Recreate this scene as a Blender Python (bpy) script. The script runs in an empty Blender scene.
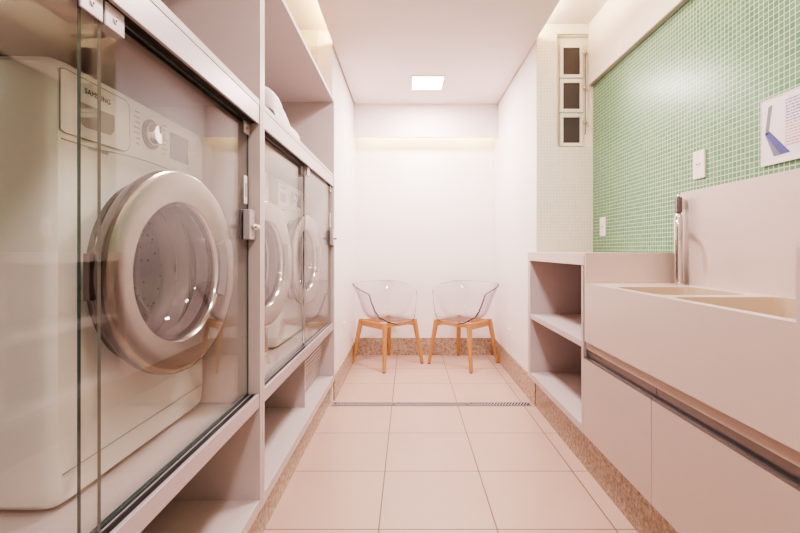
import bpy, bmesh, math, random
from mathutils import Vector, Matrix
random.seed(7)
SC = bpy.context.scene
COL = SC.collection
PI = math.pi

# ------------------------------------------------------------------ materials
MATS = {}
def newmat(name):
    m = bpy.data.materials.new(name); m.use_nodes = True
    nt = m.node_tree; nt.nodes.clear()
    out = nt.nodes.new('ShaderNodeOutputMaterial')
    MATS[name] = m
    return m, nt, out
def nd(nt, typ, **kw):
    n = nt.nodes.new(typ)
    for k, v in kw.items():
        if k.startswith('_'): setattr(n, k[1:], v)
        else: n.inputs[k.replace('__', ' ')].default_value = v
    return n
def rgb(r, g, b): return (r, g, b, 1)
def mix(nt, fac, a, b, blend='MIX'):
    n = nt.nodes.new('ShaderNodeMix'); n.data_type = 'RGBA'; n.blend_type = blend
    for i, v in ((0, fac), (6, a), (7, b)):
        if hasattr(v, 'is_linked'): nt.links.new(v, n.inputs[i])
        else: n.inputs[i].default_value = v
    return n.outputs[2]
def math_(nt, op, a, b=0.0):
    n = nt.nodes.new('ShaderNodeMath'); n.operation = op
    for i, v in ((0, a), (1, b)):
        if hasattr(v, 'is_linked'): nt.links.new(v, n.inputs[i])
        else: n.inputs[i].default_value = v
    return n.outputs[0]
def simple(name, col, rough=0.45, metal=0.0, noise=0.0, nscale=30.0, bump=0.0, coat=0.0, spec=0.5):
    m, nt, out = newmat(name)
    b = nd(nt, 'ShaderNodeBsdfPrincipled', Roughness=rough, Metallic=metal)
    b.inputs['Base Color'].default_value = rgb(*col)
    b.inputs['Specular IOR Level'].default_value = spec
    if coat: b.inputs['Coat Weight'].default_value = coat
    tc = nd(nt, 'ShaderNodeTexCoord')
    nz = nd(nt, 'ShaderNodeTexNoise', Scale=nscale, Detail=4.0)
    nt.links.new(tc.outputs['Object'], nz.inputs['Vector'])
    k = 1.0 - max(noise, 0.01)
    c = mix(nt, nz.outputs['Fac'], rgb(*[x * k for x in col]), rgb(*[min(1, x * (2 - k)) for x in col]))
    nt.links.new(c, b.inputs['Base Color'])
    if bump:
        bp = nd(nt, 'ShaderNodeBump', Strength=bump, Distance=0.002)
        nt.links.new(nz.outputs['Fac'], bp.inputs['Height']); nt.links.new(bp.outputs[0], b.inputs['Normal'])
    nt.links.new(b.outputs[0], out.inputs[0])
    return m
def tiles(name, tile_a, tile_b, grout, w, h, gap, plane, rough=0.2, x0=0.0, y0=0.0, bump=0.4, var=0.5, drain_shift=False, cloud=0.0, offset=0.0, grout_rough=None, coat=0.0):
    """rectangular tiling on a wall or floor, laid out in metres by world position"""
    m, nt, out = newmat(name)
    g = nd(nt, 'ShaderNodeNewGeometry')
    sp = nd(nt, 'ShaderNodeSeparateXYZ'); nt.links.new(g.outputs['Position'], sp.inputs[0])
    a, b_ = {'yz': (1, 2), 'xz': (0, 2), 'xy': (0, 1)}[plane]
    u = math_(nt, 'ADD', sp.outputs[a], 20 * w - x0)
    vy = sp.outputs[b_]
    if drain_shift:
        st = math_(nt, 'GREATER_THAN', vy, 3.0)
        vy = math_(nt, 'SUBTRACT', vy, math_(nt, 'MULTIPLY', st, 0.07))
    v = math_(nt, 'ADD', vy, 20 * h - y0)
    cb = nd(nt, 'ShaderNodeCombineXYZ'); nt.links.new(u, cb.inputs[0]); nt.links.new(v, cb.inputs[1])
    br = nt.nodes.new('ShaderNodeTexBrick')
    br.offset = offset; br.squash = 1.0
    br.inputs['Color1'].default_value = rgb(*tile_a); br.inputs['Color2'].default_value = rgb(*tile_b)
    br.inputs['Mortar'].default_value = rgb(*grout)
    br.inputs['Scale'].default_value = 1.0; br.inputs['Mortar Size'].default_value = gap
    br.inputs['Mortar Smooth'].default_value = 0.1; br.inputs['Bias'].default_value = 0.0
    br.inputs['Brick Width'].default_value = w; br.inputs['Row Height'].default_value = h
    nt.links.new(cb.outputs[0], br.inputs['Vector'])
    c = br.outputs['Color']
    if cloud:
        nz = nd(nt, 'ShaderNodeTexNoise', Scale=3.5, Detail=7.0, Roughness=0.65)
        nt.links.new(g.outputs['Position'], nz.inputs['Vector'])
        c = mix(nt, cloud, c, mix(nt, nz.outputs['Fac'], rgb(0.66, 0.57, 0.52), rgb(1, 1, 1)), 'MULTIPLY')
    b = nd(nt, 'ShaderNodeBsdfPrincipled', Roughness=rough)
    if coat: b.inputs['Coat Weight'].default_value = coat
    nt.links.new(c, b.inputs['Base Color'])
    if bump:
        bp = nd(nt, 'ShaderNodeBump', Strength=bump, Distance=0.001); bp.invert = True
        nt.links.new(br.outputs['Fac'], bp.inputs['Height']); nt.links.new(bp.outputs[0], b.inputs['Normal'])
    nt.links.new(b.outputs[0], out.inputs[0])
    return m
def granite(name):
    m, nt, out = newmat(name)
    g = nd(nt, 'ShaderNodeNewGeometry')
    n1 = nd(nt, 'ShaderNodeTexNoise', Scale=55.0, Detail=6.0, Roughness=0.75)
    n2 = nd(nt, 'ShaderNodeTexVoronoi', Scale=120.0)
    nt.links.new(g.outputs['Position'], n1.inputs['Vector']); nt.links.new(g.outputs['Position'], n2.inputs['Vector'])
    r = nt.nodes.new('ShaderNodeValToRGB'); e = r.color_ramp.elements
    e[0].position = 0.30; e[0].color = rgb(0.20, 0.13, 0.085); e[1].position = 0.72; e[1].color = rgb(0.66, 0.51, 0.39)
    k = e.new(0.5); k.color = rgb(0.45, 0.32, 0.22)
    nt.links.new(n1.outputs['Fac'], r.inputs[0])
    c = mix(nt, 0.35, r.outputs[0], n2.outputs['Color'], 'OVERLAY')
    hs = nd(nt, 'ShaderNodeHueSaturation', Saturation=0.5); nt.links.new(c, hs.inputs['Color'])
    c = mix(nt, 0.55, hs.outputs[0], r.outputs[0])
    b = nd(nt, 'ShaderNodeBsdfPrincipled', Roughness=0.25); nt.links.new(c, b.inputs['Base Color'])
    nt.links.new(b.outputs[0], out.inputs[0]); return m
def clear(name, tint, edge_tint, r0=0.04, rough=0.0, gain=1.0):
    """thin clear sheet: passes light, mirrors more at grazing angles (Schlick)"""
    m, nt, out = newmat(name)
    lw = nd(nt, 'ShaderNodeLayerWeight', Blend=0.5)
    p5 = math_(nt, 'POWER', lw.outputs['Facing'], 5.0)
    F = math_(nt, 'MULTIPLY', math_(nt, 'ADD', math_(nt, 'MULTIPLY', p5, 1 - r0), r0), gain)
    p2 = math_(nt, 'POWER', lw.outputs['Facing'], 2.5)
    tr = nd(nt, 'ShaderNodeBsdfTransparent'); nt.links.new(mix(nt, p2, rgb(*tint), rgb(*edge_tint)), tr.inputs[0])
    gl = nd(nt, 'ShaderNodeBsdfGlossy', Roughness=rough)
    ms = nd(nt, 'ShaderNodeMixShader'); nt.links.new(F, ms.inputs[0])
    nt.links.new(tr.outputs[0], ms.inputs[1]); nt.links.new(gl.outputs[0], ms.inputs[2])
    nt.links.new(ms.outputs[0], out.inputs[0]); return m
def emit(name, col, s):
    m, nt, out = newmat(name)
    e = nd(nt, 'ShaderNodeEmission', Strength=s); e.inputs[0].default_value = rgb(*col)
    nt.links.new(e.outputs[0], out.inputs[0]); return m
def wood(name, c1, c2):
    m, nt, out = newmat(name)
    tc = nd(nt, 'ShaderNodeTexCoord'); mp = nd(nt, 'ShaderNodeMapping'); mp.inputs['Scale'].default_value = (60, 60, 5)
    nt.links.new(tc.outputs['Object'], mp.inputs[0])
    nz = nd(nt, 'ShaderNodeTexNoise', Scale=1.0, Detail=5.0, Distortion=0.6); nt.links.new(mp.outputs[0], nz.inputs['Vector'])
    b = nd(nt, 'ShaderNodeBsdfPrincipled', Roughness=0.4)
    nt.links.new(mix(nt, nz.outputs['Fac'], rgb(*c1), rgb(*c2)), b.inputs['Base Color'])
    nt.links.new(b.outputs[0], out.inputs[0]); return m
def drum_mat(name):
    m, nt, out = newmat(name)
    tc = nd(nt, 'ShaderNodeTexCoord')
    v = nd(nt, 'ShaderNodeTexVoronoi', Scale=55.0); nt.links.new(tc.outputs['Object'], v.inputs['Vector'])
    b = nd(nt, 'ShaderNodeBsdfPrincipled', Roughness=0.28, Metallic=0.9)
    b.inputs['Base Color'].default_value = rgb(0.42, 0.39, 0.40)
    r = nt.nodes.new('ShaderNodeValToRGB'); r.color_ramp.elements[0].position = 0.16; r.color_ramp.elements[1].position = 0.24
    r.color_ramp.elements[0].color = rgb(0.05, 0.05, 0.05); r.color_ramp.elements[1].color = rgb(0.62, 0.58, 0.58)
    nt.links.new(v.outputs['Distance'], r.inputs[0]); nt.links.new(r.outputs[0], b.inputs['Base Color'])
    nt.links.new(b.outputs[0], out.inputs[0]); return m

LAM   = simple('white laminate', (0.60, 0.525, 0.52), 0.42, noise=0.02)
LAMR  = simple('less lit white laminate', (0.59, 0.49, 0.455), 0.42, noise=0.02)  # white laminate again, with weaker frontal light put into its taupe tone
SOLID = simple('solid surface white', (0.68, 0.575, 0.53), 0.30, noise=0.015)
BASIN = simple('cream basin surface', (0.60, 0.49, 0.37), 0.35, noise=0.015)
ALU   = simple('satin aluminium', (0.56, 0.505, 0.545), 0.36, 0.35, noise=0.03, nscale=90)
ALUD  = simple('aluminium channel', (0.27, 0.245, 0.25), 0.30, 0.8, noise=0.05)
BLACK = simple('black track', (0.02, 0.015, 0.016), 0.5)
PAINT = simple('white ceiling paint', (0.80, 0.72, 0.71), 0.8, noise=0.02, nscale=6)
CREAM = simple('cream wall paint', (0.84, 0.79, 0.72), 0.8, noise=0.02, nscale=6)
ENAM  = simple('white enamel', (0.90, 0.87, 0.835), 0.28, noise=0.01, coat=0.3)
ENAM2 = simple('pale drawer enamel', (0.87, 0.84, 0.80), 0.30, noise=0.01)
SEAM  = simple('grey seam line', (0.36, 0.32, 0.31), 0.5)
CHROME = simple('chrome', (0.80, 0.76, 0.74), 0.13, 1.0, noise=0.02)
SATIN = simple('satin chrome ring', (0.36, 0.325, 0.28), 0.22, 1.0, noise=0.02)
DKCHR = simple('dark chrome', (0.22, 0.195, 0.20), 0.22, 1.0, noise=0.05)
GREYP = simple('grey plastic', (0.24, 0.205, 0.22), 0.35, noise=0.02)
RUBBER = simple('grey rubber gasket', (0.70, 0.66, 0.65), 0.5, noise=0.03)
DISP  = simple('dark display', (0.24, 0.20, 0.23), 0.15, noise=0.02)
INK   = simple('grey ink', (0.20, 0.18, 0.19), 0.6)
INKL  = simple('pale grey ink', (0.50, 0.46, 0.46), 0.6)
INKB  = simple('blue ink', (0.24, 0.23, 0.42), 0.6)
INKR  = simple('red ink', (0.66, 0.30, 0.28), 0.6)
BLUE  = simple('blue print', (0.10, 0.11, 0.34), 0.5, noise=0.15, nscale=40)
BLUEG = simple('grey print', (0.24, 0.23, 0.30), 0.5, noise=0.15, nscale=40)
PAPER = simple('sign board', (0.80, 0.74, 0.80), 0.35, noise=0.01)
PLATE = simple('white socket plastic', (0.86, 0.80, 0.80), 0.35, noise=0.01)
DARKB = simple('painted gap shade', (0.13, 0.095, 0.085), 0.7)  # dark colour standing for the shade between grille slats
DARK  = simple('dark hole', (0.05, 0.045, 0.045), 0.7)
MESHD = simple('window screen', (0.085, 0.07, 0.072), 0.55, noise=0.15, nscale=200)
WFRAME = simple('white window frame', (0.80, 0.76, 0.68), 0.4, noise=0.02)
CLOTH = simple('white cotton', (0.74, 0.68, 0.69), 0.9, noise=0.06, nscale=25, bump=0.4)
OAK   = wood('oak', (0.46, 0.24, 0.10), (0.60, 0.35, 0.16))
FOOT  = simple('chair foot pad', (0.30, 0.20, 0.12), 0.7)
BAND_SHADE = simple('grey underside shade', (0.45, 0.42, 0.38), 0.5)  # shaded underside of the painted band, put into the colour
DRUM  = drum_mat('perforated steel drum')
GRAN  = granite('brown granite')
FLOORM = tiles('beige floor tile', (0.63, 0.465, 0.39), (0.61, 0.45, 0.375), (0.22, 0.14, 0.11), 0.445, 0.435, 0.0028, 'xy',
               rough=0.33, x0=-0.112, y0=1.654, bump=0.25, drain_shift=True, cloud=0.32)
GREEN = tiles('green glass mosaic', (0.095, 0.26, 0.135), (0.16, 0.34, 0.185), (0.56, 0.66, 0.50), 0.021, 0.021, 0.0017, 'yz',
              rough=0.30, bump=0.6)
WMOS_X = tiles('white mosaic facing', (0.78, 0.735, 0.655), (0.82, 0.775, 0.695), (0.66, 0.62, 0.54), 0.0207, 0.0207, 0.0012, 'xz', rough=0.25, bump=0.3)
WTILE_X = tiles('white wall tile back', (0.90, 0.85, 0.845), (0.905, 0.855, 0.85), (0.83, 0.77, 0.765), 0.60, 0.30, 0.0015, 'xz', rough=0.35, bump=0.2, x0=-0.1)
WTILE_Y = tiles('white wall tile side', (0.90, 0.85, 0.845), (0.905, 0.855, 0.85), (0.83, 0.77, 0.765), 0.60, 0.30, 0.0015, 'yz', rough=0.35, bump=0.2)
GLASS = clear('clear door glass', (0.982, 0.985, 0.981), (0.95, 0.965, 0.95), r0=0.09, gain=.66)
GEDGE2 = simple('pale glass edge', (0.58, 0.52, 0.52), 0.2, noise=0.03)
GEDGE3 = simple('thin glass edge', (0.30, 0.29, 0.26), 0.2, noise=0.03)
GEDGE = simple('green glass edge', (0.09, 0.15, 0.14), 0.15, noise=0.05)
BOWL  = clear('smoked door glass', (0.56, 0.50, 0.53), (0.36, 0.31, 0.33), r0=0.06)
ACRYL = clear('clear polycarbonate', (0.993, 0.986, 0.991), (0.80, 0.74, 0.79), r0=0.03, gain=.75)
AEDGE = clear('polycarbonate edge', (0.10, 0.065, 0.085), (0.05, 0.03, 0.04), r0=0.05)
LIGHTM = emit('light diffuser', (1.0, 0.965, 0.95), 6.0)

# ------------------------------------------------------------------ mesh helpers
def bm_new(): return bmesh.new()
def box(bm, x0, x1, y0, y1, z0, z1, mi=0, bevel=0.0, seg=2):
    xs = sorted((x0, x1)); ys = sorted((y0, y1)); zs = sorted((z0, z1))
    vs = [bm.verts.new((x, y, z)) for x in xs for y in ys for z in zs]
    fs = [(0, 1, 3, 2), (4, 6, 7, 5), (0, 4, 5, 1), (2, 3, 7, 6), (0, 2, 6, 4), (1, 5, 7, 3)]
    F = [bm.faces.new([vs[i] for i in f]) for f in fs]
    for f in F: f.material_index = mi
    if bevel:
        es = list({e for f in F for e in f.edges})
        r = bmesh.ops.bevel(bm, geom=es, offset=bevel, segments=seg, affect='EDGES', profile=0.5)
        for f in r['faces']: f.material_index = mi
    return F
def frame_of(d):
    d = d.normalized(); a = Vector((0, 0, 1)) if abs(d.z) < 0.9 else Vector((1, 0, 0))
    u = d.cross(a).normalized(); return u, d.cross(u).normalized()
def tube(bm, pts, r, n=12, mi=0, cap=True, square=False):
    pts = [Vector(p) for p in pts]; rs = r if isinstance(r, (list, tuple)) else [r] * len(pts)
    rings = []
    u = None
    for i, p in enumerate(pts):
        d = (pts[min(i + 1, len(pts) - 1)] - pts[max(i - 1, 0)]).normalized()
        if u is None: u, w = frame_of(d)
        else:
            u = (u - d * u.dot(d)).normalized(); w = d.cross(u)
        rings.append([bm.verts.new(p + (u * math.cos(2 * PI * k / n) + w * math.sin(2 * PI * k / n)) * rs[i]) for k in range(n)])
    for a, b in zip(rings, rings[1:]):
        for k in range(n):
            f = bm.faces.new((a[k], a[(k + 1) % n], b[(k + 1) % n], b[k])); f.material_index = mi; f.smooth = True
    if cap:
        f = bm.faces.new(rings[0][::-1]); f.material_index = mi
        f = bm.faces.new(rings[-1]); f.material_index = mi
def loft(bm, loops, mi=0, closed=True, cap0=False, cap1=False, mis=None, smooth=True):
    R = [[bm.verts.new(p) for p in l] for l in loops]
    n = len(R[0])
    for i, (a, b) in enumerate(zip(R, R[1:])):
        for k in range(n if closed else n - 1):
            f = bm.faces.new((a[k], a[(k + 1) % n], b[(k + 1) % n], b[k]))
            f.material_index = mis[i] if mis else mi; f.smooth = smooth
    if cap0: bm.faces.new(R[0][::-1]).material_index = mis[0] if mis else mi
    if cap1: bm.faces.new(R[-1]).material_index = mis[-1] if mis else mi
    return R
def lathe_x(bm, prof, n=72, cy=0, cz=0, cx=0, mis=None, cap1=False):
    """prof: (r, x) pairs turned about the X axis"""
    loops = [[(cx + x, cy + r * math.cos(2 * PI * k / n), cz + r * math.sin(2 * PI * k / n)) for k in range(n)] for r, x in prof]
    return loft(bm, loops, mis=mis, cap1=cap1)
def prism(bm, poly, axis, a, b, mi=0):
    """poly: list of 2-D points in the plane perpendicular to axis"""
    def P(p, t):
        return {'x': (t, p[0], p[1]), 'y': (p[0], t, p[1]), 'z': (p[0], p[1], t)}[axis]
    A = [bm.verts.new(P(p, a)) for p in poly]; B = [bm.verts.new(P(p, b)) for p in poly]
    n = len(poly)
    fs = [bm.faces.new(A[::-1]), bm.faces.new(B)]
    fs += [bm.faces.new((A[k], A[(k + 1) % n], B[(k + 1) % n], B[k])) for k in range(n)]
    for f in fs: f.material_index = mi
def obj(name, bm, mats, parent=None, smooth=None, recalc=True):
    if recalc: bmesh.ops.recalc_face_normals(bm, faces=bm.faces[:])
    me = bpy.data.meshes.new(name); bm.to_mesh(me); bm.free()
    for m in (mats if isinstance(mats, (list, tuple)) else [mats]): me.materials.append(m)
    o = bpy.data.objects.new(name, me); COL.objects.link(o)
    if parent: o.parent = parent
    if smooth is not None:
        for p in me.polygons: p.use_smooth = True
        me.set_sharp_from_angle(angle=math.radians(smooth))
    return o
def bx(name, x0, x1, y0, y1, z0, z1, mat, parent=None, bevel=0.0):
    bm = bm_new(); box(bm, x0, x1, y0, y1, z0, z1, 0, bevel); return obj(name, bm, mat, parent)
def tag(o, label, cat, group=None):
    o['label'] = label; o['category'] = cat
    if group: o['group'] = group
    return o
def thing(name, label, cat, loc=(0, 0, 0), rz=0, group=None):
    o = bpy.data.objects.new(name, None); COL.objects.link(o); o.location = loc; o.rotation_euler = (0, 0, rz)
    o.empty_display_size = 0.05
    return tag(o, label, cat, group)
def struct(o): o['kind'] = 'structure'; return o
def dup(o, parent=None):
    c = o.copy(); COL.objects.link(c); c.parent = parent
    for ch in list(o.children): dup(ch, c)
    return c
def lettering(name, body, size, mat, parent, M, extrude=0.0006, spacing=1.0, shear=0.0):
    cu = bpy.data.curves.new(name, 'FONT'); cu.body = body; cu.size = size; cu.extrude = extrude; cu.space_character = spacing; cu.shear = shear
    t = bpy.data.objects.new(name, cu); COL.objects.link(t)
    bpy.context.view_layer.update()
    me = bpy.data.meshes.new_from_object(t.evaluated_get(bpy.context.evaluated_depsgraph_get()))
    bpy.data.objects.remove(t); bpy.data.curves.remove(cu)
    me.transform(M); me.materials.clear(); me.materials.append(mat)
    o = bpy.data.objects.new(name, me); COL.objects.link(o); o.parent = parent
    return o

# ------------------------------------------------------------------ room shell
XL, XR = -1.40, 1.237            # outer side walls
AL, AR = -0.525, 0.860           # alcove side walls
YB, YF = 4.40, -1.40
YNR, YNL = 2.95, 3.032           # faces that close the cabinet recesses
ZC, ZU = 2.455, 2.565            # lowered ceiling, slab above
struct(bx('floor', XL - .1, XR + .1, YF - .1, YB + .1, -0.05, 0.0, FLOORM))
struct(bx('wall_back', AL - .1, AR + .1, YB, YB + .1, 0, ZU, WTILE_X))
struct(bx('wall_front', XL - .1, XR + .1, YF - .1, YF, 0, ZU, PAINT))
struct(bx('wall_left', XL - .1, XL, YF, YNL + .1, 0, ZU, CREAM))
struct(bx('wall_right', XR, XR + .1, YF, YNR + .2, 0, ZU, GREEN))
struct(bx('trim_1', 1.207, XR - .0005, YF, YNR - .001, 2.157, ZU - .001, CREAM))          # painted band above the mosaic
bm = bm_new(); box(bm, 1.2075, XR - .001, YF, YNR - .002, 2.150, 2.1565, 0); struct(obj('band_underside_shade', bm, BAND_SHADE))  # grey strip added as the shadow under the protruding painted band
bm = bm_new(); box(bm, AL - .10, AL, YNL, YB, 0, ZU); struct(obj('wall_left_alcove', bm, WTILE_Y))
bm = bm_new(); box(bm, XL, AL - .1005, YNL, YNL + .1, 0, ZU); struct(obj('wall_left_return', bm, WMOS_X))
bm = bm_new(); box(bm, AR, AR + .10, YNR + .02, YB, 0, ZU); struct(obj('wall_right_alcove', bm, WTILE_Y))
# return wall with a window opening
WX0, WX1, WZ0, WZ1 = 0.996, 1.232, 1.742, 2.500
bm = bm_new()
t0, t1 = YNR, YNR + .0195
for q in ((AR, WX0, 0, ZU), (WX1, XR, 0, ZU), (WX0, WX1, 0, WZ0), (WX0, WX1, WZ1, ZU)): box(bm, q[0], q[1], t0, t1, q[2], q[3])
struct(obj('wall_right_return', bm, WMOS_X))
# ceilings
struct(bx('ceiling', XL - .1, XR + .1, YF - .1, YB + .1, ZU, ZU + .08, PAINT))
bm = bm_new()
box(bm, -0.515, 0.853, YF + .01, 4.230, ZC, ZC + .028)
box(bm, AL + .002, AR - .002, 4.2305, 4.252, 2.136, ZC + .028)
struct(obj('ceiling_lowered', bm, PAINT))
# granite skirtings
struct(bx('baseboard_back', AL + .012, AR - .013, YB - .012, YB - .0005, 0.0005, 0.172, GRAN))
struct(bx('baseboard_left', AL + .0005, AL + .012, 3.062, YB - .0125, 0.0005, 0.172, GRAN))
struct(bx('baseboard_right', AR - .0125, AR - .0005, YNR + .002, YB - .0125, 0.0005, 0.172, GRAN))
struct(bx('baseboard_left_plinth', -0.60, -0.540, -0.20, 3.030, 0.0005, 0.148, GRAN))
struct(bx('baseboard_right_plinth', 0.852, 0.92, 0.30, YNR - .001, 0.0005, 0.208, GRAN))

# window in the return wall: three tilted sashes one above the other
win = bpy.data.objects.new('window_1', None); COL.objects.link(win); struct(win); win.location = (WX0, YNR, WZ0)
def wb(name, mat, rects, y0, y1, bevel=0.0):
    bm = bm_new()
    for (a, b, c, d) in rects: box(bm, a - WX0, b - WX0, y0, y1, c - WZ0, d - WZ0, 0, bevel)
    o = obj(name, bm, mat, win); return o
wb('window_reveal', WFRAME, [(WX0, WX0 + .004, WZ0, WZ1), (WX1 - .004, WX1, WZ0, WZ1), (WX0, WX1, WZ0, WZ0 + .004), (WX0, WX1, WZ1 - .004, WZ1)], 0.020, .10)
wb('window_frame', WFRAME, [(WX0, 1.028, WZ0, WZ1), (1.190, WX1, WZ0, WZ1), (1.028, 1.190, WZ0, 1.757), (1.028, 1.190, 2.452, WZ1)], .055, .099)
zs = [(1.757, 1.978), (1.988, 2.212), (2.222, 2.452)]
for (a, b) in zs:
    s = wb('window_sash', WFRAME, [(1.029, 1.053, a, b), (1.166, 1.189, a, b), (1.053, 1.166, a, a + .022), (1.053, 1.166, b - .026, b)], .040, .056, 0.0015)
    bm = bm_new(); box(bm, 1.053 - WX0, 1.166 - WX0, .048, .052, a + .022 - WZ0, b - .026 - WZ0); obj('pane', bm, MESHD, s)
bm = bm_new(); tube(bm, [(1.199 - WX0, .03, .09), (1.199 - WX0, .03, .66)], .0022, 8)
lv = obj('opening_bar', bm, ALUD, win)
for (a, b) in zs:
    bm = bm_new(); z = b - .06 - WZ0
    box(bm, 1.180 - WX0, 1.206 - WX0, .026, .040, z - .010, z + .010, 0, .002)
    tube(bm, [(1.203 - WX0, .026, z), (1.214 - WX0, .015, z - .02), (1.206 - WX0, .012, z - .04)], .003, 8)
    obj('latch', bm, CHROME, win)

# ------------------------------------------------------------------ ceiling light
cl = thing('ceiling_light', 'square glowing panel light set in the white lowered ceiling', 'ceiling light', (0.159, 3.697, ZC))
bm = bm_new()
for q in ((-.137, -.127, -.152, .152), (.127, .137, -.152, .152), (-.127, .127, -.152, -.143), (-.127, .127, .143, .152)):
    box(bm, q[0], q[1], q[2], q[3], -.006, -.0003)
obj('frame', bm, PAINT, cl)
bm = bm_new(); box(bm, -.1265, .1265, -.1425, .1425, -.004, -.0003); obj('diffuser', bm, LIGHTM, cl)

# ------------------------------------------------------------------ floor drain
fd = thing('floor_drain', 'long narrow metal slot drain crossing the tiled floor', 'drain', (0.16, 2.998, 0.0))
L0, L1 = -.678, .672
bm = bm_new(); box(bm, L0, L1, -.032, .032, 0.0003, .0014); obj('channel', bm, DARK, fd)
cuts = [L0, -.243, .255, L1]
for a, b in zip(cuts, cuts[1:]):
    bm = bm_new(); a += .003; b -= .003
    box(bm, a, b, -.031, -.027, .0016, .0032); box(bm, a, b, .027, .031, .0016, .0032)
    box(bm, a, a + .006, -.027, .027, .0016, .0032); box(bm, b - .006, b, -.027, .027, .0016, .0032)
    n = int((b - a) / .021)
    for i in range(n):
        x = a + .004 + (b - a - .046) * i / (n - 1)
        vs = [bm.verts.new(p) for p in ((x, -.027, .0032), (x + .0085, -.027, .0032), (x + .0365, .027, .0032), (x + .028, .027, .0032))]
        vl = [bm.verts.new((v.co.x, v.co.y, .0016)) for v in vs]
        bm.faces.new(vs)
        for k in range(4): bm.faces.new((vs[k], vs[(k + 1) % 4], vl[(k + 1) % 4], vl[k]))
    obj('grate', bm, ALU, fd)

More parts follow.
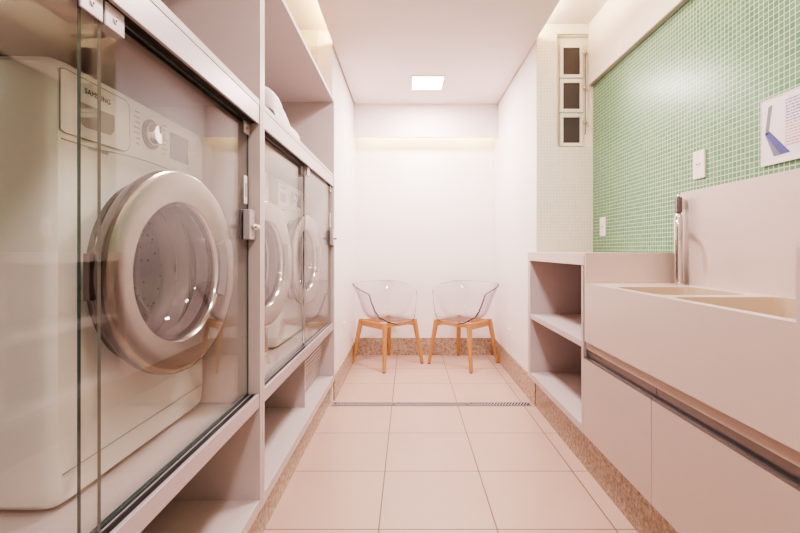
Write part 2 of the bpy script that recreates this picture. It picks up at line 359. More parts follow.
# ------------------------------------------------------------------ laundry cabinets on the left
DF = -0.510                      # front plane
ZF = 0.522                       # floor the machines stand on
def cabinet(y0, y1, label, pans, niche_div=None):
    t = thing('laundry_cabinet', label, 'cabinet', (-0.93, (y0 + y1) / 2, 0.150), 0, 'tall white laundry cabinets')
    ox, oy, oz = t.location
    def part(name, mat, *bs, bevel=0.0):
        bm = bm_new()
        for b in bs: box(bm, b[0] - ox, b[1] - ox, b[2] - oy, b[3] - oy, b[4] - oz, b[5] - oz, 0, bevel)
        return obj(name, bm, mat, t)
    th = .022
    XBk = -1.388
    for a in (y0, y1 - th): part('side_panel', LAM, (XBk, DF, a, a + th, .150, 2.085), bevel=.001)
    i0, i1 = y0 + th + .0005, y1 - th - .0005
    part('back_panel', LAM, (XBk, XBk + .012, i0, i1, .150, 2.085))
    part('base_board', LAM, (XBk + .0125, DF - .001, i0, i1, .151, .190), bevel=.001)
    part('machine_shelf', LAM, (XBk + .0125, DF - .052, i0, i1, .497, ZF - .0005), (DF - .0515, DF - .014, i0, i1, .505, .538))
    part('upper_shelf', LAM, (XBk + .0125, DF - .002, i0, i1, 1.546, 1.566), bevel=.001)
    part('top_board', LAM, (XBk + .0125, DF - .001, i0, i1, 2.060, 2.084), bevel=.001)
    # sliding-door hardware
    part('bottom_rail', ALU, (DF - .0135, DF - .003, i0, i1, .508, .556), bevel=.0015)
    tr = part('track', BLACK, (DF - .0515, DF - .0140, i0, i1, .5385, .5535))
    bm = bm_new()
    for d in (.0290, .0480):
        box(bm, DF - d - .0022 - ox, DF - d - ox, i0 - oy, i1 - oy, .5537 - oz, .5565 - oz)
    obj('track_rib', bm, ALU, tr)
    part('top_rail', ALU, (DF - .0125, DF - .003, i0, i1, 1.483, 1.5455), bevel=.0015)
    tr = part('track', BLACK, (DF - .0515, DF - .0130, i0, i1, 1.4865, 1.5455))
    bm = bm_new()
    for d in (.0310, .0490):
        box(bm, DF - d - .002 - ox, DF - d - ox, i0 - oy, i1 - oy, 1.4795 - oz, 1.4863 - oz)
    obj('track_rib', bm, ALUD, tr)
    if niche_div:
        part('niche_divider', LAM, (XBk + .0125, DF - .056, niche_div, niche_div + .02, .1905, .5045))
        # louvred ventilation grille leaning in the lower niche
        g0, g1 = niche_div + .0205, i1 - .003
        bm = bm_new()
        def P(z): return DF - .062 - (.5 - z) * .16
        zz = [.200 + k * .0265 for k in range(12)]
        for k, z in enumerate(zz):
            x = P(z)
            vs = [(x, z - .0065), (x + .0035, z - .0075), (x + .0035, z + .0065), (x, z + .0075)]
            prism(bm, [(p[0] - ox, p[1] - oz) for p in vs], 'y', g0 + .014 - oy, g1 - .014 - oy)
        for a, b in ((g0, g0 + .014), (g1 - .014, g1)):
            prism(bm, [(P(.192) - .004 - ox, .192 - oz), (P(.192) + .006 - ox, .192 - oz), (P(.504) + .006 - ox, .504 - oz), (P(.504) - .004 - ox, .504 - oz)], 'y', a - oy, b - oy)
        gr = obj('ventilation_grille', bm, LAM, t)
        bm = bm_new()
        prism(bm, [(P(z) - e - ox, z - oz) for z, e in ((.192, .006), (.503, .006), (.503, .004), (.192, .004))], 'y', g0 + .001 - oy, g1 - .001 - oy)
        obj('grille_gap_shade', bm, DARKB, gr)  # dark sheet added behind the slats to paint shade into the gaps
    for k, (a, b, d) in enumerate(pans):     # glass panes
        xg = DF - d
        bm = bm_new(); F = box(bm, xg - .006 - ox, xg - ox, a - oy, b - oy, .5545 - oz, 1.4860 - oz)
        for f in F:
            n = f.normal
            f.normal_update()
            f.material_index = 0 if abs(f.normal.x) > .9 else 1
        p = obj('glass_door', bm, [GLASS, GEDGE2 if niche_div else (GEDGE if k else GEDGE3)], t)
        # roller clips at the top corners
        for yc in (a + (.052 if k else .03), b - .027):
            bm = bm_new()
            e_ = .0185 if (k and yc < 1.2 and not niche_div) else 0
            box(bm, xg + .0002 - ox, xg + .005 + e_ - ox, yc - .026 - oy, yc + .026 - oy, 1.441 - oz, 1.484 - oz, 0, .0015)
            tube(bm, [(xg + .0045 + e_ - ox, yc - oy, 1.460 - oz), (xg + .0068 + e_ - ox, yc - oy, 1.460 - oz)], .005, 14)
            tube(bm, [(xg + .0062 + e_ - ox, yc - oy, 1.460 - oz), (xg + .0072 + e_ - ox, yc - oy, 1.460 - oz)], .0022, 8, mi=1)
            obj('roller_clip', bm, [ALU, DARK], p)
        if k == len(pans) - 1:
            yl = b - .032
            bm = bm_new()     # strike plate with slot
            box(bm, xg + .0002 - ox, xg + .003 - ox, yl - .014 - oy, yl + .014 - oy, 1.205 - oz, 1.300 - oz, 0, .001)
            box(bm, xg + .0025 - ox, xg + .0034 - ox, yl - .003 - oy, yl + .003 - oy, 1.228 - oz, 1.275 - oz, 1)
            obj('finger_plate', bm, [PLATE, DARK], p)
            bm = bm_new()     # cylinder lock clamped over the pane edge
            box(bm, xg + .0002 - ox, xg + .024 - ox, yl - .020 - oy, yl + .030 - oy, 1.085 - oz, 1.185 - oz, 0, .003)
            box(bm, xg - .014 - ox, xg - .0062 - ox, yl - .020 - oy, yl + .026 - oy, 1.085 - oz, 1.185 - oz, 1, .002)
            lk = obj('lock', bm, [ALU, GREYP], p)
            bm = bm_new()
            tube(bm, [(xg + .024 - ox, yl + .006 - oy, 1.128 - oz), (xg + .036 - ox, yl + .006 - oy, 1.128 - oz)], .010, 16)
            tube(bm, [(xg + .036 - ox, yl + .006 - oy, 1.128 - oz), (xg + .046 - ox, yl + .006 - oy, 1.128 - oz)], .0065, 12)
            box(bm, xg + .0242 - ox, xg + .0255 - ox, yl + .000 - oy, yl + .012 - oy, 1.155 - oz, 1.160 - oz, 1)
            box(bm, xg + .0242 - ox, xg + .0255 - ox, yl + .000 - oy, yl + .012 - oy, 1.100 - oz, 1.104 - oz, 1)
            obj('lock_cylinder', bm, [CHROME, INKL], lk)
    return t
cabinet(-0.10, 1.536, 'nearest tall white cabinet with sliding glass doors around one large washing machine',
        [(-.06, .758, .0200), (.737, 1.5095, .0390)])
cabinet(1.538, 3.030, 'farther tall white cabinet with glass doors enclosing two machines and a louvred grille below',
        [(1.565, 2.290, .0390), (2.262, 3.003, .0200)], niche_div=2.40)

# ------------------------------------------------------------------ washing machines
def rrect(a, b, n, N=160, x=0.0, cz=0.0):
    pts = []
    for k in range(N):
        th = 2 * PI * k / N; c, s = math.cos(th), math.sin(th)
        r = (abs(c / a) ** n + abs(s / b) ** n) ** (-1 / n)
        pts.append((x, r * c, cz + r * s))
    return pts
W2, HH, FT = 0.322, 0.456, 0.006     # half width, half height, feet
ZM = FT + HH                          # centre height of the case
DZ = 0.4400 + FT                      # door centre
DCZ = 0.471
def machine(label, vent=False):
    t = thing('washing_machine', label, 'washing machine', group='white front-loading machines')
    N = 160
    circ = lambda r, x: [(x, r * math.cos(2 * PI * k / N), DCZ + r * math.sin(2 * PI * k / N)) for k in range(N)]
    bm = bm_new()
    loops = [rrect(W2 * .98, HH * .98, 40, N, -.58, ZM), rrect(W2, HH, 40, N, -.57, ZM), rrect(W2, HH, 40, N, -.045, ZM),
             rrect(W2 * .996, HH * .9985, 36, N, -.022, ZM), rrect(W2 * .982, HH * .992, 30, N, -.007, ZM), rrect(W2 * .955, HH * .980, 26, N, 0.0, ZM),
             circ(.240, 0.0), circ(.232, .004), circ(.214, .003), circ(.205, -.012), circ(.203, -.055)]
    loft(bm, loops, cap0=True)
    obj('case', bm, ENAM, t, smooth=35)
    bm = bm_new()
    lathe_x(bm, [(.2025, -.030), (.188, -.022), (.176, -.030), (.172, -.050), (.180, -.066), (.2028, -.068)], 72, 0, DCZ); obj('door_gasket', bm, RUBBER, t, smooth=50)
    bm = bm_new(); lathe_x(bm, [(.190, -.070), (.235, -.085), (.235, -.42), (.20, -.44), (.08, -.43), (.02, -.425)], 72, 0, DCZ, cap1=True)
    for k in range(3):
        a = 2 * PI * k / 3 + .5
        c, s = math.cos(a), math.sin(a)
        tube(bm, [(-.10, .222 * c, DCZ + .222 * s), (-.13, .205 * c, DCZ + .205 * s), (-.37, .205 * c, DCZ + .205 * s), (-.41, .222 * c, DCZ + .222 * s)], .022, 10)
    obj('drum', bm, DRUM, t, smooth=40)
    for sx in (-.52, -.06):
        for sy in (-.26, .26):
            bm = bm_new(); tube(bm, [(sx, sy, 0.0), (sx, sy, .006), (sx, sy, FT + .012)], [.024, .024, .016], 14); obj('foot', bm, GREYP, t)
    bm = bm_new()
    box(bm, -.050, -.020, .182, .2018, DCZ - .040, DCZ + .045, 0, .004); box(bm, -.046, -.024, .1810, .1830, DCZ - .012, DCZ + .014, 1)
    for q in (-.028, .030): tube(bm, [(-.035, .1805, DCZ + q), (-.035, .1825, DCZ + q)], .004, 10, mi=1)
    obj('latch_plate', bm, [PLATE, DARK], t)
    # door bezel on the case
    bm = bm_new(); lathe_x(bm, [(.237, .001), (.237, .012), (.233, .018), (.222, .018), (.220, .007)], 96, 0, DCZ)
    obj('door_bezel', bm, DKCHR, t, smooth=40)
    # door standing slightly ajar; hinge on the -Y side
    hinge = Vector((.030, -.262, DCZ))
    ang = math.radians(-6.2)
    def dobj(name, bm, mat, parent, sm=40):
        o = obj(name, bm, mat, parent, smooth=sm); return o
    bm = bm_new()
    prof = [(.236, .000), (.262, .006), (.268, .020), (.268, .034), (.2655, .041), (.259, .0455), (.253, .0465), (.215, .042), (.186, .0385), (.181, .033), (.177, .024), (.176, .004)]
    lathe_x(bm, [(r, x - .0) for r, x in prof], 96, .262, 0, mis=[1, 1, 1, 0, 0, 0, 0, 0, 0, 2, 2])
    dr = dobj('door', bm, [SATIN, DKCHR, CHROME], t, 32)
    dr.location = hinge; dr.rotation_euler = (0, 0, ang)
    bm = bm_new()
    lathe_x(bm, [(.176, .020), (.172, .010), (.166, -.012), (.150, -.042), (.118, -.066), (.07, -.080), (.015, -.084)], 72, .262, 0, cap1=True)
    dobj('door_glass', bm, BOWL, dr, 60)
    bm = bm_new(); lathe_x(bm, [(.1755, .002), (.170, -.030), (.176, -.034), (.1815, -.004)], 72, .262, 0)
    dobj('inner_rim', bm, RUBBER, dr, 40)
    # handle recess on the right inner side of the ring
    bm = bm_new()
    for (r0, r1, x0_, x1_) in ((.180, .206, .0405, .0475),):
        n = 14; A = [math.radians(-24 + 48 * k / n) for k in range(n + 1)]
        loops = []
        for a in A:
            c, s = math.cos(a), math.sin(a)
            loops.append([(x0_ - .006, .262 + r0 * c, r0 * s), (x1_ - .006, .262 + r0 * c, r0 * s), (x1_ + .002, .262 + r1 * c, r1 * s), (x0_ - .006, .262 + r1 * c, r1 * s)])
        loft(bm, loops, cap0=True, cap1=True)
    dobj('door_handle', bm, GREYP, dr, 30)
    bm = bm_new(); box(bm, -.012, .004, -.004, .008, -.05, .05, 0, .002); obj('hinge', bm, DKCHR, dr)
    # control strip
    zt = 2 * HH + FT
    def py(a): return a - W2          # distance from the left (near) edge
    bm = bm_new()
    poly = [(py(.016), zt - .026), (py(.016), zt - .148), (py(.030), zt - .152), (py(.215), zt - .148), (py(.230), zt - .140), (py(.237), zt - .125), (py(.232), zt - .030), (py(.22), zt - .022), (py(.03), zt - .022)]
    prism(bm, poly, 'x', -.004, .0035)
    dw = obj('detergent_drawer', bm, ENAM2, t)
    bm = bm_new()
    def outline(bm, pl, w=.0012):
        m = len(pl)
        for k in range(m):
            a, b = pl[k], pl[(k + 1) % m]
            tube(bm, [(.0030, a[0], a[1]), (.0030, b[0], b[1])], w, 6)
    outline(bm, poly); obj('drawer_seam', bm, SEAM, dw)
    bm = bm_new()
    prism(bm, [(py(.068), zt - .075), (py(.068), zt - .118), (py(.085), zt - .126), (py(.165), zt - .122), (py(.178), zt - .108), (py(.178), zt - .073)], 'x', .0030, .0042)
    obj('drawer_grip', bm, GREYP if False else INKL, dw)
    Mx = Matrix(((0, 0, 1, 0), (1, 0, 0, 0), (0, 1, 0, 0), (0, 0, 0, 1)))      # text plane (x,y) -> (Y,Z), facing +X
    lettering('brand_lettering', 'SAMSUNG', .0165, INK, dw, Matrix.Translation((.0040, py(.082), zt - .052)) @ Mx, spacing=1.12)
    lettering('script_lettering', 'ecobubble', .016, INKL, t, Matrix.Translation((.0008, py(.095), zt - .170)) @ Mx, shear=0.2)
    # curved seam under the control strip
    bm = bm_new()
    pts = []
    for k in range(41):
        yy = -W2 * .93 + 2 * W2 * .93 * k / 40
        dip = .010 * math.cos(yy / W2 * PI * .5)
        zc = zt - .165 + (.0 if abs(yy) > .2 else .012 * (1 - (yy / .2) ** 2))
        pts.append((.0006, yy, zc))
    tube(bm, pts, .0011, 6); obj('panel_seam', bm, SEAM, t)
    # programme dial
    bm = bm_new(); lathe_x(bm, [(.040, .000), (.040, .004), (.037, .006), (.030, .006)], 48, py(.330), zt - .077); d = obj('programme_dial', bm, GREYP, t, smooth=40)
    bm = bm_new(); lathe_x(bm, [(.0298, .004), (.028, .022), (.024, .026), (.01, .027), (.002, .027)], 40, py(.330), zt - .077, cap1=True); obj('dial_knob', bm, CHROME, d, smooth=40)
    bm = bm_new(); box(bm, .0272, .0285, py(.328), py(.332), zt - .074, zt - .055, 0); obj('dial_mark', bm, INK, d)
    # programme names: two ranks of small lines either side of the dial
    bm = bm_new()
    rnd = random.Random(3)
    for k in range(7):
        z = zt - .036 - k * .0135
        w = rnd.uniform(.016, .030); box(bm, .0004, .0011, py(.280) - w, py(.280), z, z + .0032)
    obj('programme_lettering', bm, INKL, t)
    bm = bm_new()
    for k in range(7):
        z = zt - .036 - k * .0135
        w = rnd.uniform(.014, .026); box(bm, .0004, .0011, py(.384), py(.384) + w, z, z + .0032)
    obj('option_lettering', bm, INKL, t)
    bm = bm_new(); box(bm, .0002, .003, py(.426), py(.530), zt - .121, zt - .043, 0, .0012); ds = obj('display', bm, DISP, t)
    bm = bm_new()
    for k in range(4):
        z = zt - .050 - k * .019
        box(bm, .0004, .003, py(.548), py(.580), z - .008, z, 0, .001)
    obj('button_column', bm, ENAM2, t)
    # lower kick flap
    bm = bm_new(); outline(bm, [(-W2 * .93, .205 - .13), (W2 * .93, .205 - .13)], .0009)
    obj('kick_seam', bm, SEAM, t)
    bm = bm_new(); box(bm, .0002, .002, .165, .185, .166, .170, 0); obj('small_mark', bm, INK, t)
    if vent:
        bm = bm_new()
        for k in range(9):
            z = .030 + k * .0135; box(bm, .0003, .003, .165, .292, z, z + .0065, 0)
        obj('vent_slots', bm, GREYP, t)
    return t
XM = -0.700
wm = machine('large white washing machine with chrome ring door in the nearest glass cabinet')
wm.location = (XM, 1.186, ZF)
w2 = dup(wm); w2['label'] = 'white machine behind far cabinet glass next to the divider post, with bottom vents'
w2.location = (XM, 1.893, ZF)
bm = bm_new()
for k in range(9):
    z = .030 + k * .0135; box(bm, .0003, .003, .185, .292, z, z + .0065, 0)
obj('vent_slots', bm, GREYP, w2)
w3 = dup(wm); w3['label'] = 'last white machine behind the far cabinet glass, nearest the chairs'
w3.location = (XM, 2.645, ZF)

# ------------------------------------------------------------------ white bundle on the open shelf
def bundle():
    bm = bm_new()
    nu, nv = 26, 18
    rnd = random.Random(5)
    rows = []
    for i in range(nu + 1):
        u = i / nu; y = -.22 + .44 * u
        h = .150 * (1 - u) ** .75 * min(1, u * 14 + .35) + .018 * (1 - u ** 6)
        row = []
        for j in range(nv + 1):
            v = j / nv; a = PI * v
            x = -.115 * math.cos(a); z = h * (math.sin(a) ** .55)
            wv = .007 * math.sin(9 * u + 7 * v) + .005 * math.sin(21 * u - 11 * v + 1.3)
            row.append((x + wv * .6, y + wv * .4 + .02 * math.sin(a), max(0.0008, z + wv * math.sin(a))))
        rows.append(row)
    loft(bm, rows, closed=False)
    # closing base
    R = bmesh.ops.contextual_create if False else None
    bmesh.ops.holes_fill(bm, edges=[e for e in bm.edges if e.is_boundary], sides=0)
    return obj('cloth_bundle', bm, CLOTH, None, smooth=60)
cb = bundle(); cb.location = (-.640, 1.945, 1.5665)
tag(cb, 'crumpled white cloth bundle lying on the open shelf above the far cabinet doors', 'cloth bundle')

# ------------------------------------------------------------------ right side: open shelves, doors, sink counter
XFR = 0.800
su = thing('shelf_unit', 'open white shelf unit with one middle shelf at far end of sink counter', 'shelf unit', (1.0, 2.48, .210))
def part_at(t, name, mat, *bs, bevel=0.0):
    ox, oy, oz = t.location
    bm = bm_new()
    for b in bs: box(bm, b[0] - ox, b[1] - ox, b[2] - oy, b[3] - oy, b[4] - oz, b[5] - oz, 0, bevel)
    return obj(name, bm, mat, t)
part_at(su, 'side_panel', LAM, (XFR, 1.215, 2.895, 2.948, .210, .979), bevel=.001)
part_at(su, 'side_panel', LAM, (XFR, 1.215, 2.016, 2.037, .210, .979), bevel=.001)
part_at(su, 'bottom_board', LAM, (XFR, 1.215, 2.0375, 2.8945, .210, .246), bevel=.001)
part_at(su, 'shelf', LAM, (XFR + .003, 1.2145, 2.0375, 2.8945, .600, .631), bevel=.001)
part_at(su, 'back_panel', LAM, (1.2155, 1.230, 2.016, 2.948, .210, .979))

bc = thing('base_cabinet', 'long low white base cabinet with metal grip groove under the sink', 'cabinet', (1.0, 1.2, .210))
part_at(bc, 'carcass', LAMR, (.822, 1.225, .30, 2.0145, .2105, .600))
part_at(bc, 'filler_strip', LAMR, (.8125, .8215, .30, 2.0140, .5985, .6335))
for (a, b) in ((1.4505, 2.0135), (.890, 1.4475), (.330, .887)):
    d = part_at(bc, 'door', LAMR, (XFR, .8205, a, b, .2105, .5560), bevel=.001)
    ox, oy, oz = bc.location
    bm = bm_new()
    prism(bm, [(XFR - ox, .5565 - oz), (.8035 - ox, .5565 - oz), (.8035 - ox, .5640 - oz), (XFR - ox, .5640 - oz)], 'y', a - oy, b - oy)
    prism(bm, [(.8035 - ox, .5565 - oz), (.8205 - ox, .5565 - oz), (.8205 - ox, .5975 - oz), (.8160 - ox, .5975 - oz), (.8160 - ox, .5590 - oz), (.8035 - ox, .5590 - oz)], 'y', a - oy, b - oy)
    obj('grip_profile', bm, ALUD, d)

sk = thing('sink_counter', 'white solid laundry sink counter with deep front apron, two basins and tall splashback', 'sink', (1.0, 1.4, .635))
ox, oy, oz = sk.location
part_at(sk, 'worktop', SOLID, (XFR - .002, XR - .0008, 2.0005, YNR - .002, .980, 1.036), bevel=.002)
# deck with two rounded basins
def rr(x0, x1, y0, y1, r, n=6):
    pts = []
    for cx, cy, a0 in ((x1 - r, y1 - r, 0), (x0 + r, y1 - r, 90), (x0 + r, y0 + r, 180), (x1 - r, y0 + r, 270)):
        for k in range(n + 1):
            a = math.radians(a0 + 90 * k / n); pts.append((cx + r * math.cos(a), cy + r * math.sin(a)))
    return pts
ZD = 0.900
bm = bm_new()
def seg_deck(x0, x1, y0, y1, hole):
    """flat deck rectangle with a rounded hole"""
    H = [bm.verts.new((p[0] - ox, p[1] - oy, ZD - oz)) for p in hole]
    n = len(H); q = n // 4
    C = [bm.verts.new((x - ox, y - oy, ZD - oz)) for x, y in ((x1, y1), (x0, y1), (x0, y0), (x1, y0))]
    for c in range(4):
        for k in range(q - 1): bm.faces.new((C[c], H[c * q + k], H[c * q + k + 1]))
        bm.faces.new((C[c], H[c * q + q - 1], H[((c + 1) * q) % n], C[(c + 1) % 4]))
B1 = (.835, 1.145, 1.465, 1.790); B2 = (.835, 1.190, .945, 1.404)
h1 = rr(*B1, .05); h2 = rr(*B2, .03)
seg_deck(.800, 1.2005, 1.4345, 2.000, h1)
seg_deck(.800, 1.2005, .910, 1.4345, h2)
# apron and deck edges
box(bm, .800 - ox, .815 - ox, .3005 - oy, 2.000 - oy, .636 - oz, ZD - .0005 - oz)
# far rise to the worktop
box(bm, .800 - ox, 1.2365 - ox, 1.9855 - oy, 1.9998 - oy, ZD - oz, 1.036 - oz)
# near raised end block
box(bm, .800 - ox, 1.2365 - ox, .300 - oy, .909 - oy, ZD - .0004 - oz, 1.056 - oz)
bmesh.ops.remove_doubles(bm, verts=bm.verts[:], dist=1e-5)
obj('deck', bm, SOLID, sk)
for h, dep in ((h1, .20), (h2, .25)):
    cx = sum(p[0] for p in h) / len(h); cy = sum(p[1] for p in h) / len(h)
    def ring(s, z): return [((cx + (p[0] - cx) * s) - ox, (cy + (p[1] - cy) * s) - oy, z - oz) for p in h]
    bm = bm_new()
    loft(bm, [ring(1.0, ZD - .0002), ring(.992, ZD - .006), ring(.95, ZD - dep * .85), ring(.90, ZD - dep * .97), ring(.30, ZD - dep), ring(.06, ZD - dep - .003)], cap1=True)
    b = obj('basin', bm, BASIN, sk, smooth=50)
    bm = bm_new(); tube(bm, [(cx - ox, cy - oy, ZD - dep - .004 - oz), (cx - ox, cy - oy, ZD - dep + .003 - oz)], .028, 24); obj('basin_drain', bm, CHROME, b)
part_at(sk, 'splashback', SOLID, (1.2010, XR - .0008, .910, 1.945, ZD - .010, 1.302), bevel=.0015)
part_at(sk, 'splashback_end', SOLID, (1.2012, XR - .0008, .300, .9085, 1.0565, 1.302))

# faucet
fc = thing('faucet', 'tall slim chrome faucet standing at the far back corner of the sink', 'faucet', (1.168, 1.905, ZD))
bm = bm_new(); tube(bm, [(0, 0, .0005), (0, 0, .007), (0, 0, .010)], [.029, .029, .022], 28); obj('base_flange', bm, CHROME, fc, smooth=40)
bm = bm_new(); tube(bm, [(0, 0, .0102), (0, 0, .285), (0, 0, .300), (0, 0, .306)], [.0165, .0165, .014, .010], 24); obj('column', bm, CHROME, fc, smooth=40)
dv = Vector((-.53, -.85, 0)).normalized()
bm = bm_new()
pts = [Vector((0, 0, .262)) + dv * .008, Vector((0, 0, .276)) + dv * .035, Vector((0, 0, .278)) + dv * .085]
pts += [Vector((0, 0, .278 - .03 + .03 * math.cos(a))) + dv * (.085 + .03 * math.sin(a)) for a in [PI / 2 * k / 6 for k in range(1, 7)]]
pts += [Vector((0, 0, .190)) + dv * .115]
tube(bm, pts, .0085, 16); obj('spout', bm, CHROME, fc, smooth=50)
bm = bm_new(); tube(bm, [(0, 0, .3062), (0, 0, .325)], .010, 16); box(bm, -.010, .012, -.012, .012, .312, .378, 0, .003); hd = obj('handle', bm, DKCHR, fc)
bm = bm_new(); tube(bm, [(0.0, 0, .3785), (0.0, 0, .392)], .006, 12); box(bm, .0125, .028, -.008, .008, .325, .370, 0, .002); obj('lever', bm, CHROME, hd)

# ------------------------------------------------------------------ sockets
def socket(label, loc, rz, kind, group=None):
    t = thing('wall_socket', label, 'socket', loc, rz, group)          # plate faces local +X
    bm = bm_new(); box(bm, .0004, .009, -.0375, .0375, -.060, .060, 0, .003); obj('plate', bm, PLATE, t)
    bm = bm_new()
    hexp = [(.019 * math.cos(2 * PI * k / 6), .013 * math.sin(2 * PI * k / 6)) for k in range(6)]
    prism(bm, hexp, 'x', .0088, .0104)
    f = obj('socket_face', bm, PLATE, t)
    bm = bm_new()
    for dy in (-.0095, 0, .0095):
        tube(bm, [(.0103, dy, -.002 if dy == 0 else .002), (.0109, dy, -.002 if dy == 0 else .002)], .0032, 10)
    obj('pin_hole', bm, DARK, f)
    return t
socket('white socket plate on green mosaic just above the splashback', (XR, 1.865, 1.412), PI, 0)
socket('white socket plate low on green mosaic at far end above the worktop', (XR, 2.790, 1.197), PI, 0)
socket('pale socket low on the right alcove wall behind the open shelf unit', (AR, 3.74, .320), PI, 0)
socket('pale socket low on the left alcove wall beside a chair', (AL, 3.56, .405), 0, 0)

# ------------------------------------------------------------------ sign on the mosaic
sg = thing('wall_sign', 'white instruction sign with a blue bent shape and tiny text on green mosaic', 'sign', (XR - .001, 1.405, 1.452))
# local: +X into wall; left edge in the photo is +Y
bm = bm_new(); box(bm, -.006, -.0005, -.165, .130, -.113, .113, 0, .001); obj('board', bm, PAPER, sg)
bm = bm_new(); box(bm, -.0075, -.0062, -.165, .130, -.113, -.099); box(bm, -.0075, -.0062, .127, .130, -.099, .113); box(bm, -.0075, -.0062, -.165, .127, .110, .113); obj('acrylic_edge', bm, PLATE, sg)
def poly_yz(name, mat, pts):
    bm = bm_new(); prism(bm, pts, 'x', -.0068, -.0062); return obj(name, bm, mat, sg)
poly_yz('picture', BLUEG, [(.098, .085), (.082, .088), (.099, -.006), (.112, -.006)])
poly_yz('picture', BLUE, [(.112, -.004), (.094, .002), (.012, -.085), (.050, -.086)])
poly_yz('picture', BLUEG, [(.112, -.006), (.107, -.012), (.048, -.087), (.076, -.087)])
rnd = random.Random(11)
for mat, z0_, n in ((INKB, .088, 8), (INKR, .010, 8)):
    bm = bm_new()
    for k in range(n):
        z = z0_ - k * .0098; y = .030
        while y > -.150:
            w = rnd.uniform(.006, .017)
            box(bm, -.0067, -.0062, max(y - w, -.155), y, z - .0036, z); y -= w + .0035
    obj('lettering', bm, mat, sg)

# ------------------------------------------------------------------ clear bucket chairs with oak legs
SEATZ = 0.452
def chair(label):
    t = thing('bucket_chair', label, 'chair', group='clear bucket chairs in the alcove')
    # local: faces -Y
    feet = [(-.232, -.222), (.232, -.222), (.225, .232), (-.225, .232)]
    tops = [(-.180, -.172), (.180, -.172), (.172, .170), (-.172, .170)]
    for (fx, fy), (tx, ty) in zip(feet, tops):
        bm = bm_new()
        loops = []
        for z, s in ((.012, .0135), (.20, .0170), (.36, .0200), (.412, .0205)):
            k = z / .412; x = fx + (tx - fx) * k; y = fy + (ty - fy) * k
            c = s * .45
            pl = [(-s, -s + c), (-s + c, -s), (s - c, -s), (s, -s + c), (s, s - c), (s - c, s), (-s + c, s), (-s, s - c)]
            loops.append([(x + p[0], y + p[1], z) for p in pl])
        loft(bm, loops, cap0=True, cap1=True)
        lg = obj('leg', bm, OAK, t, smooth=30)
        bm = bm_new(); tube(bm, [(fx, fy, .0), (fx, fy, .0118)], .0125, 12); obj('foot_pad', bm, FOOT, lg)
    for a, b in ((0, 1), (1, 2), (2, 3), (3, 0)):
        A = Vector((*tops[a], 0)); B = Vector((*tops[b], 0)); d = (B - A).normalized(); n = Vector((-d.y, d.x, 0))
        zr = .372 if (a, b) == (0, 1) else .354
        A2 = A + d * .0195; B2 = B - d * .0195
        bm = bm_new()
        lo = []
        for P in (A2, B2):
            lo.append([tuple(P + n * s + Vector((0, 0, z))) for s, z in ((-.011, zr), (.011, zr), (.011, .405), (-.011, .405))])
        loft(bm, lo, cap0=True, cap1=True, smooth=False); obj('seat_rail', bm, OAK, t)
    # shell
    def lerp(tab, x):
        for (a, va), (b, vb) in zip(tab, tab[1:]):
            if x <= b:
                k = (x - a) / (b - a); k = k * k * (3 - 2 * k); return va + (vb - va) * k
        return tab[-1][1]
    H = [(0, .772), (50, .770), (80, .746), (95, .722), (104, .706), (111, .690), (115, .615), (120, .540), (128, .484), (148, .442), (165, .418), (180, .410)]
    R = [(0, .275), (60, .305), (80, .312), (95, .306), (104, .308), (111, .308), (115, .298), (120, .282), (128, .268), (148, .258), (165, .248), (180, .244)]
    NT, NS = 120, 22
    bm = bm_new(); loops = []
    G = [[None] * NT for _ in range(NS + 1)]
    for k in range(NT):
        th = 360 * k / NT; a = min(th, 360 - th)
        he, re = lerp(H, a), lerp(R, a)
        ra = math.radians(th); dx, dy = math.sin(ra), math.cos(ra)
        rs = .11; lift = max(0, (he - SEATZ))
        rk = .205 if a < 100 else .205 + .03 * (a - 100) / 80
        for s in range(NS + 1):
            v = s / NS
            if v < .3:
                r = rs * v / .3; z = SEATZ - .014 * (1 - (v / .3) ** 2)
            else:
                q = (v - .3) / .7
                # cubic bezier: flat seat, tight bend, then the wall
                P = [(rs, SEATZ), (rk + .02, SEATZ - .004), (rk + .005, SEATZ + lift * .42 - .01), (re, he)]
                b0, b1, b2, b3 = (1 - q) ** 3, 3 * q * (1 - q) ** 2, 3 * q * q * (1 - q), q ** 3
                r = sum(b * p[0] for b, p in zip((b0, b1, b2, b3), P)); z = sum(b * p[1] for b, p in zip((b0, b1, b2, b3), P))
            G[s][k] = (r * dx, r * dy, z)
    ctr = bm.verts.new((0, 0, SEATZ - .014))
    V = [[bm.verts.new(G[s][k]) for k in range(NT)] for s in range(1, NS + 1)]
    for k in range(NT): bm.faces.new((ctr, V[0][k], V[0][(k + 1) % NT]))
    for a, b in zip(V, V[1:]):
        for k in range(NT): bm.faces.new((a[k], b[k], b[(k + 1) % NT], a[(k + 1) % NT]))
    bmesh.ops.recalc_face_normals(bm, faces=bm.faces[:])
    bm.normal_update()
    # give it thickness by hand so that the cut edge has its own material
    allv = [ctr] + [v for r in V for v in r]
    off = {v: bm.verts.new(v.co - v.normal * .0085) for v in allv}
    old = bm.faces[:]
    for f in old: bm.faces.new([off[v] for v in f.verts][::-1])
    L = V[-1]
    for k in range(NT):
        f = bm.faces.new((L[k], L[(k + 1) % NT], off[L[(k + 1) % NT]], off[L[k]])); f.material_index = 1
    zmin = min(v.co.z for v in bm.verts)
    dz = -.0243
    for v in bm.verts: v.co.z += dz; v.co.y += .018
    obj('seat_shell', bm, [ACRYL, AEDGE], t, smooth=45)
    return t
ch = chair('clear plastic bucket chair with oak legs near the left alcove wall, turned right')
ch.location = (-.195, 4.075, 0); ch.rotation_euler = (0, 0, math.radians(44))
c2 = dup(ch); c2['label'] = 'clear plastic bucket chair with oak legs near the right alcove wall, turned left'
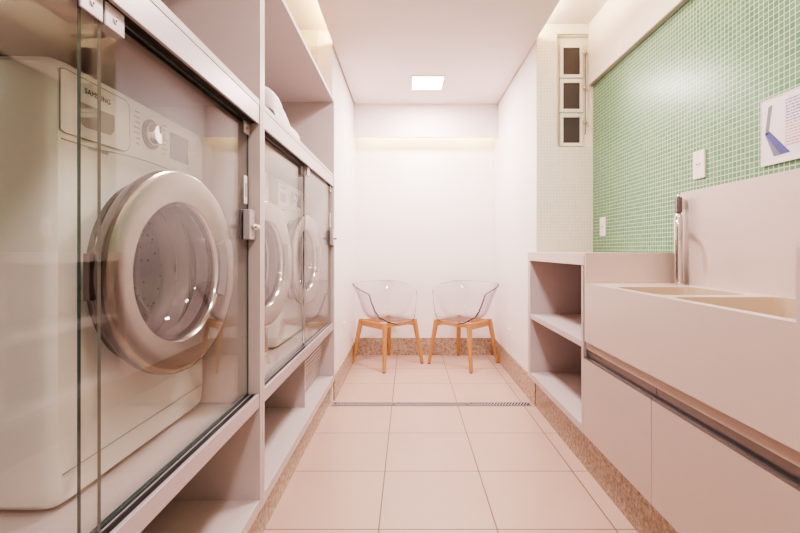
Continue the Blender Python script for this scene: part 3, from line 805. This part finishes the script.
c2.location = (.508, 4.070, 0); c2.rotation_euler = (0, 0, math.radians(-42))

# ------------------------------------------------------------------ lights
def area(name, loc, rot, sx, sy, power, col):
    l = bpy.data.lights.new(name, 'AREA'); l.shape = 'RECTANGLE'; l.size = sx; l.size_y = sy; l.energy = power; l.color = col
    o = bpy.data.objects.new(name, l); COL.objects.link(o); o.location = loc; o.rotation_euler = rot; return o
PINK = (1.0, 0.875, 0.845)
area('panel_and_fill', (.159, 3.697, ZC - .012), (0, 0, 0), .25, .28, 16, PINK)
area('panel_and_fill', (.159, 2.05, ZC - .012), (0, 0, 0), .25, .28, 17, PINK)  # fill light added over the middle of the room, no fixture there
area('panel_and_fill', (.159, .55, ZC - .012), (0, 0, 0), .25, .28, 8, PINK)  # unseen overhead fill added for the near end, without a fixture
area('panel_and_fill', (.159, -.75, ZC - .012), (0, 0, 0), .25, .28, 12, PINK)  # unseen fill added overhead behind the camera, without a fixture
WARM = (1.0, 0.82, 0.36)
area('cove_lamp', (.168, 4.275, 2.225), (math.radians(70), 0, 0), 1.3, .02, 2.2, WARM)
area('cove_lamp', (.79, 1.0, ZC + .045), (0, math.radians(105), PI), .03, 3.8, 13, (1, .87, .58))
area('cove_lamp', (-.45, 1.0, ZC + .045), (0, math.radians(105), 0), .03, 4.0, 14, (1, .80, .36))
w = bpy.data.worlds.new('world'); SC.world = w; w.use_nodes = True
w.node_tree.nodes['Background'].inputs[0].default_value = (1, .93, .92, 1); w.node_tree.nodes['Background'].inputs[1].default_value = 0.3

# ------------------------------------------------------------------ camera
cam = bpy.data.cameras.new('camera'); co = bpy.data.objects.new('camera', cam); COL.objects.link(co)
co.location = (0, 0, 1.05); co.rotation_euler = (PI / 2, 0, 0)
cam.sensor_width = 36; cam.lens = 440 / 800 * 36; cam.clip_start = .02
cam.shift_x = -(408.5 - 400) / 800; cam.shift_y = -(266.5 - 250) / 800
SC.camera = co
SC.view_settings.view_transform = 'AgX'; SC.view_settings.look = 'AgX - High Contrast'; SC.view_settings.exposure = 0.78
SC.cycles.use_denoising = True; SC.cycles.max_bounces = 12; SC.cycles.transparent_max_bounces = 24; SC.cycles.diffuse_bounces = 6
SC.cycles.caustics_reflective = False; SC.cycles.sample_clamp_indirect = 6
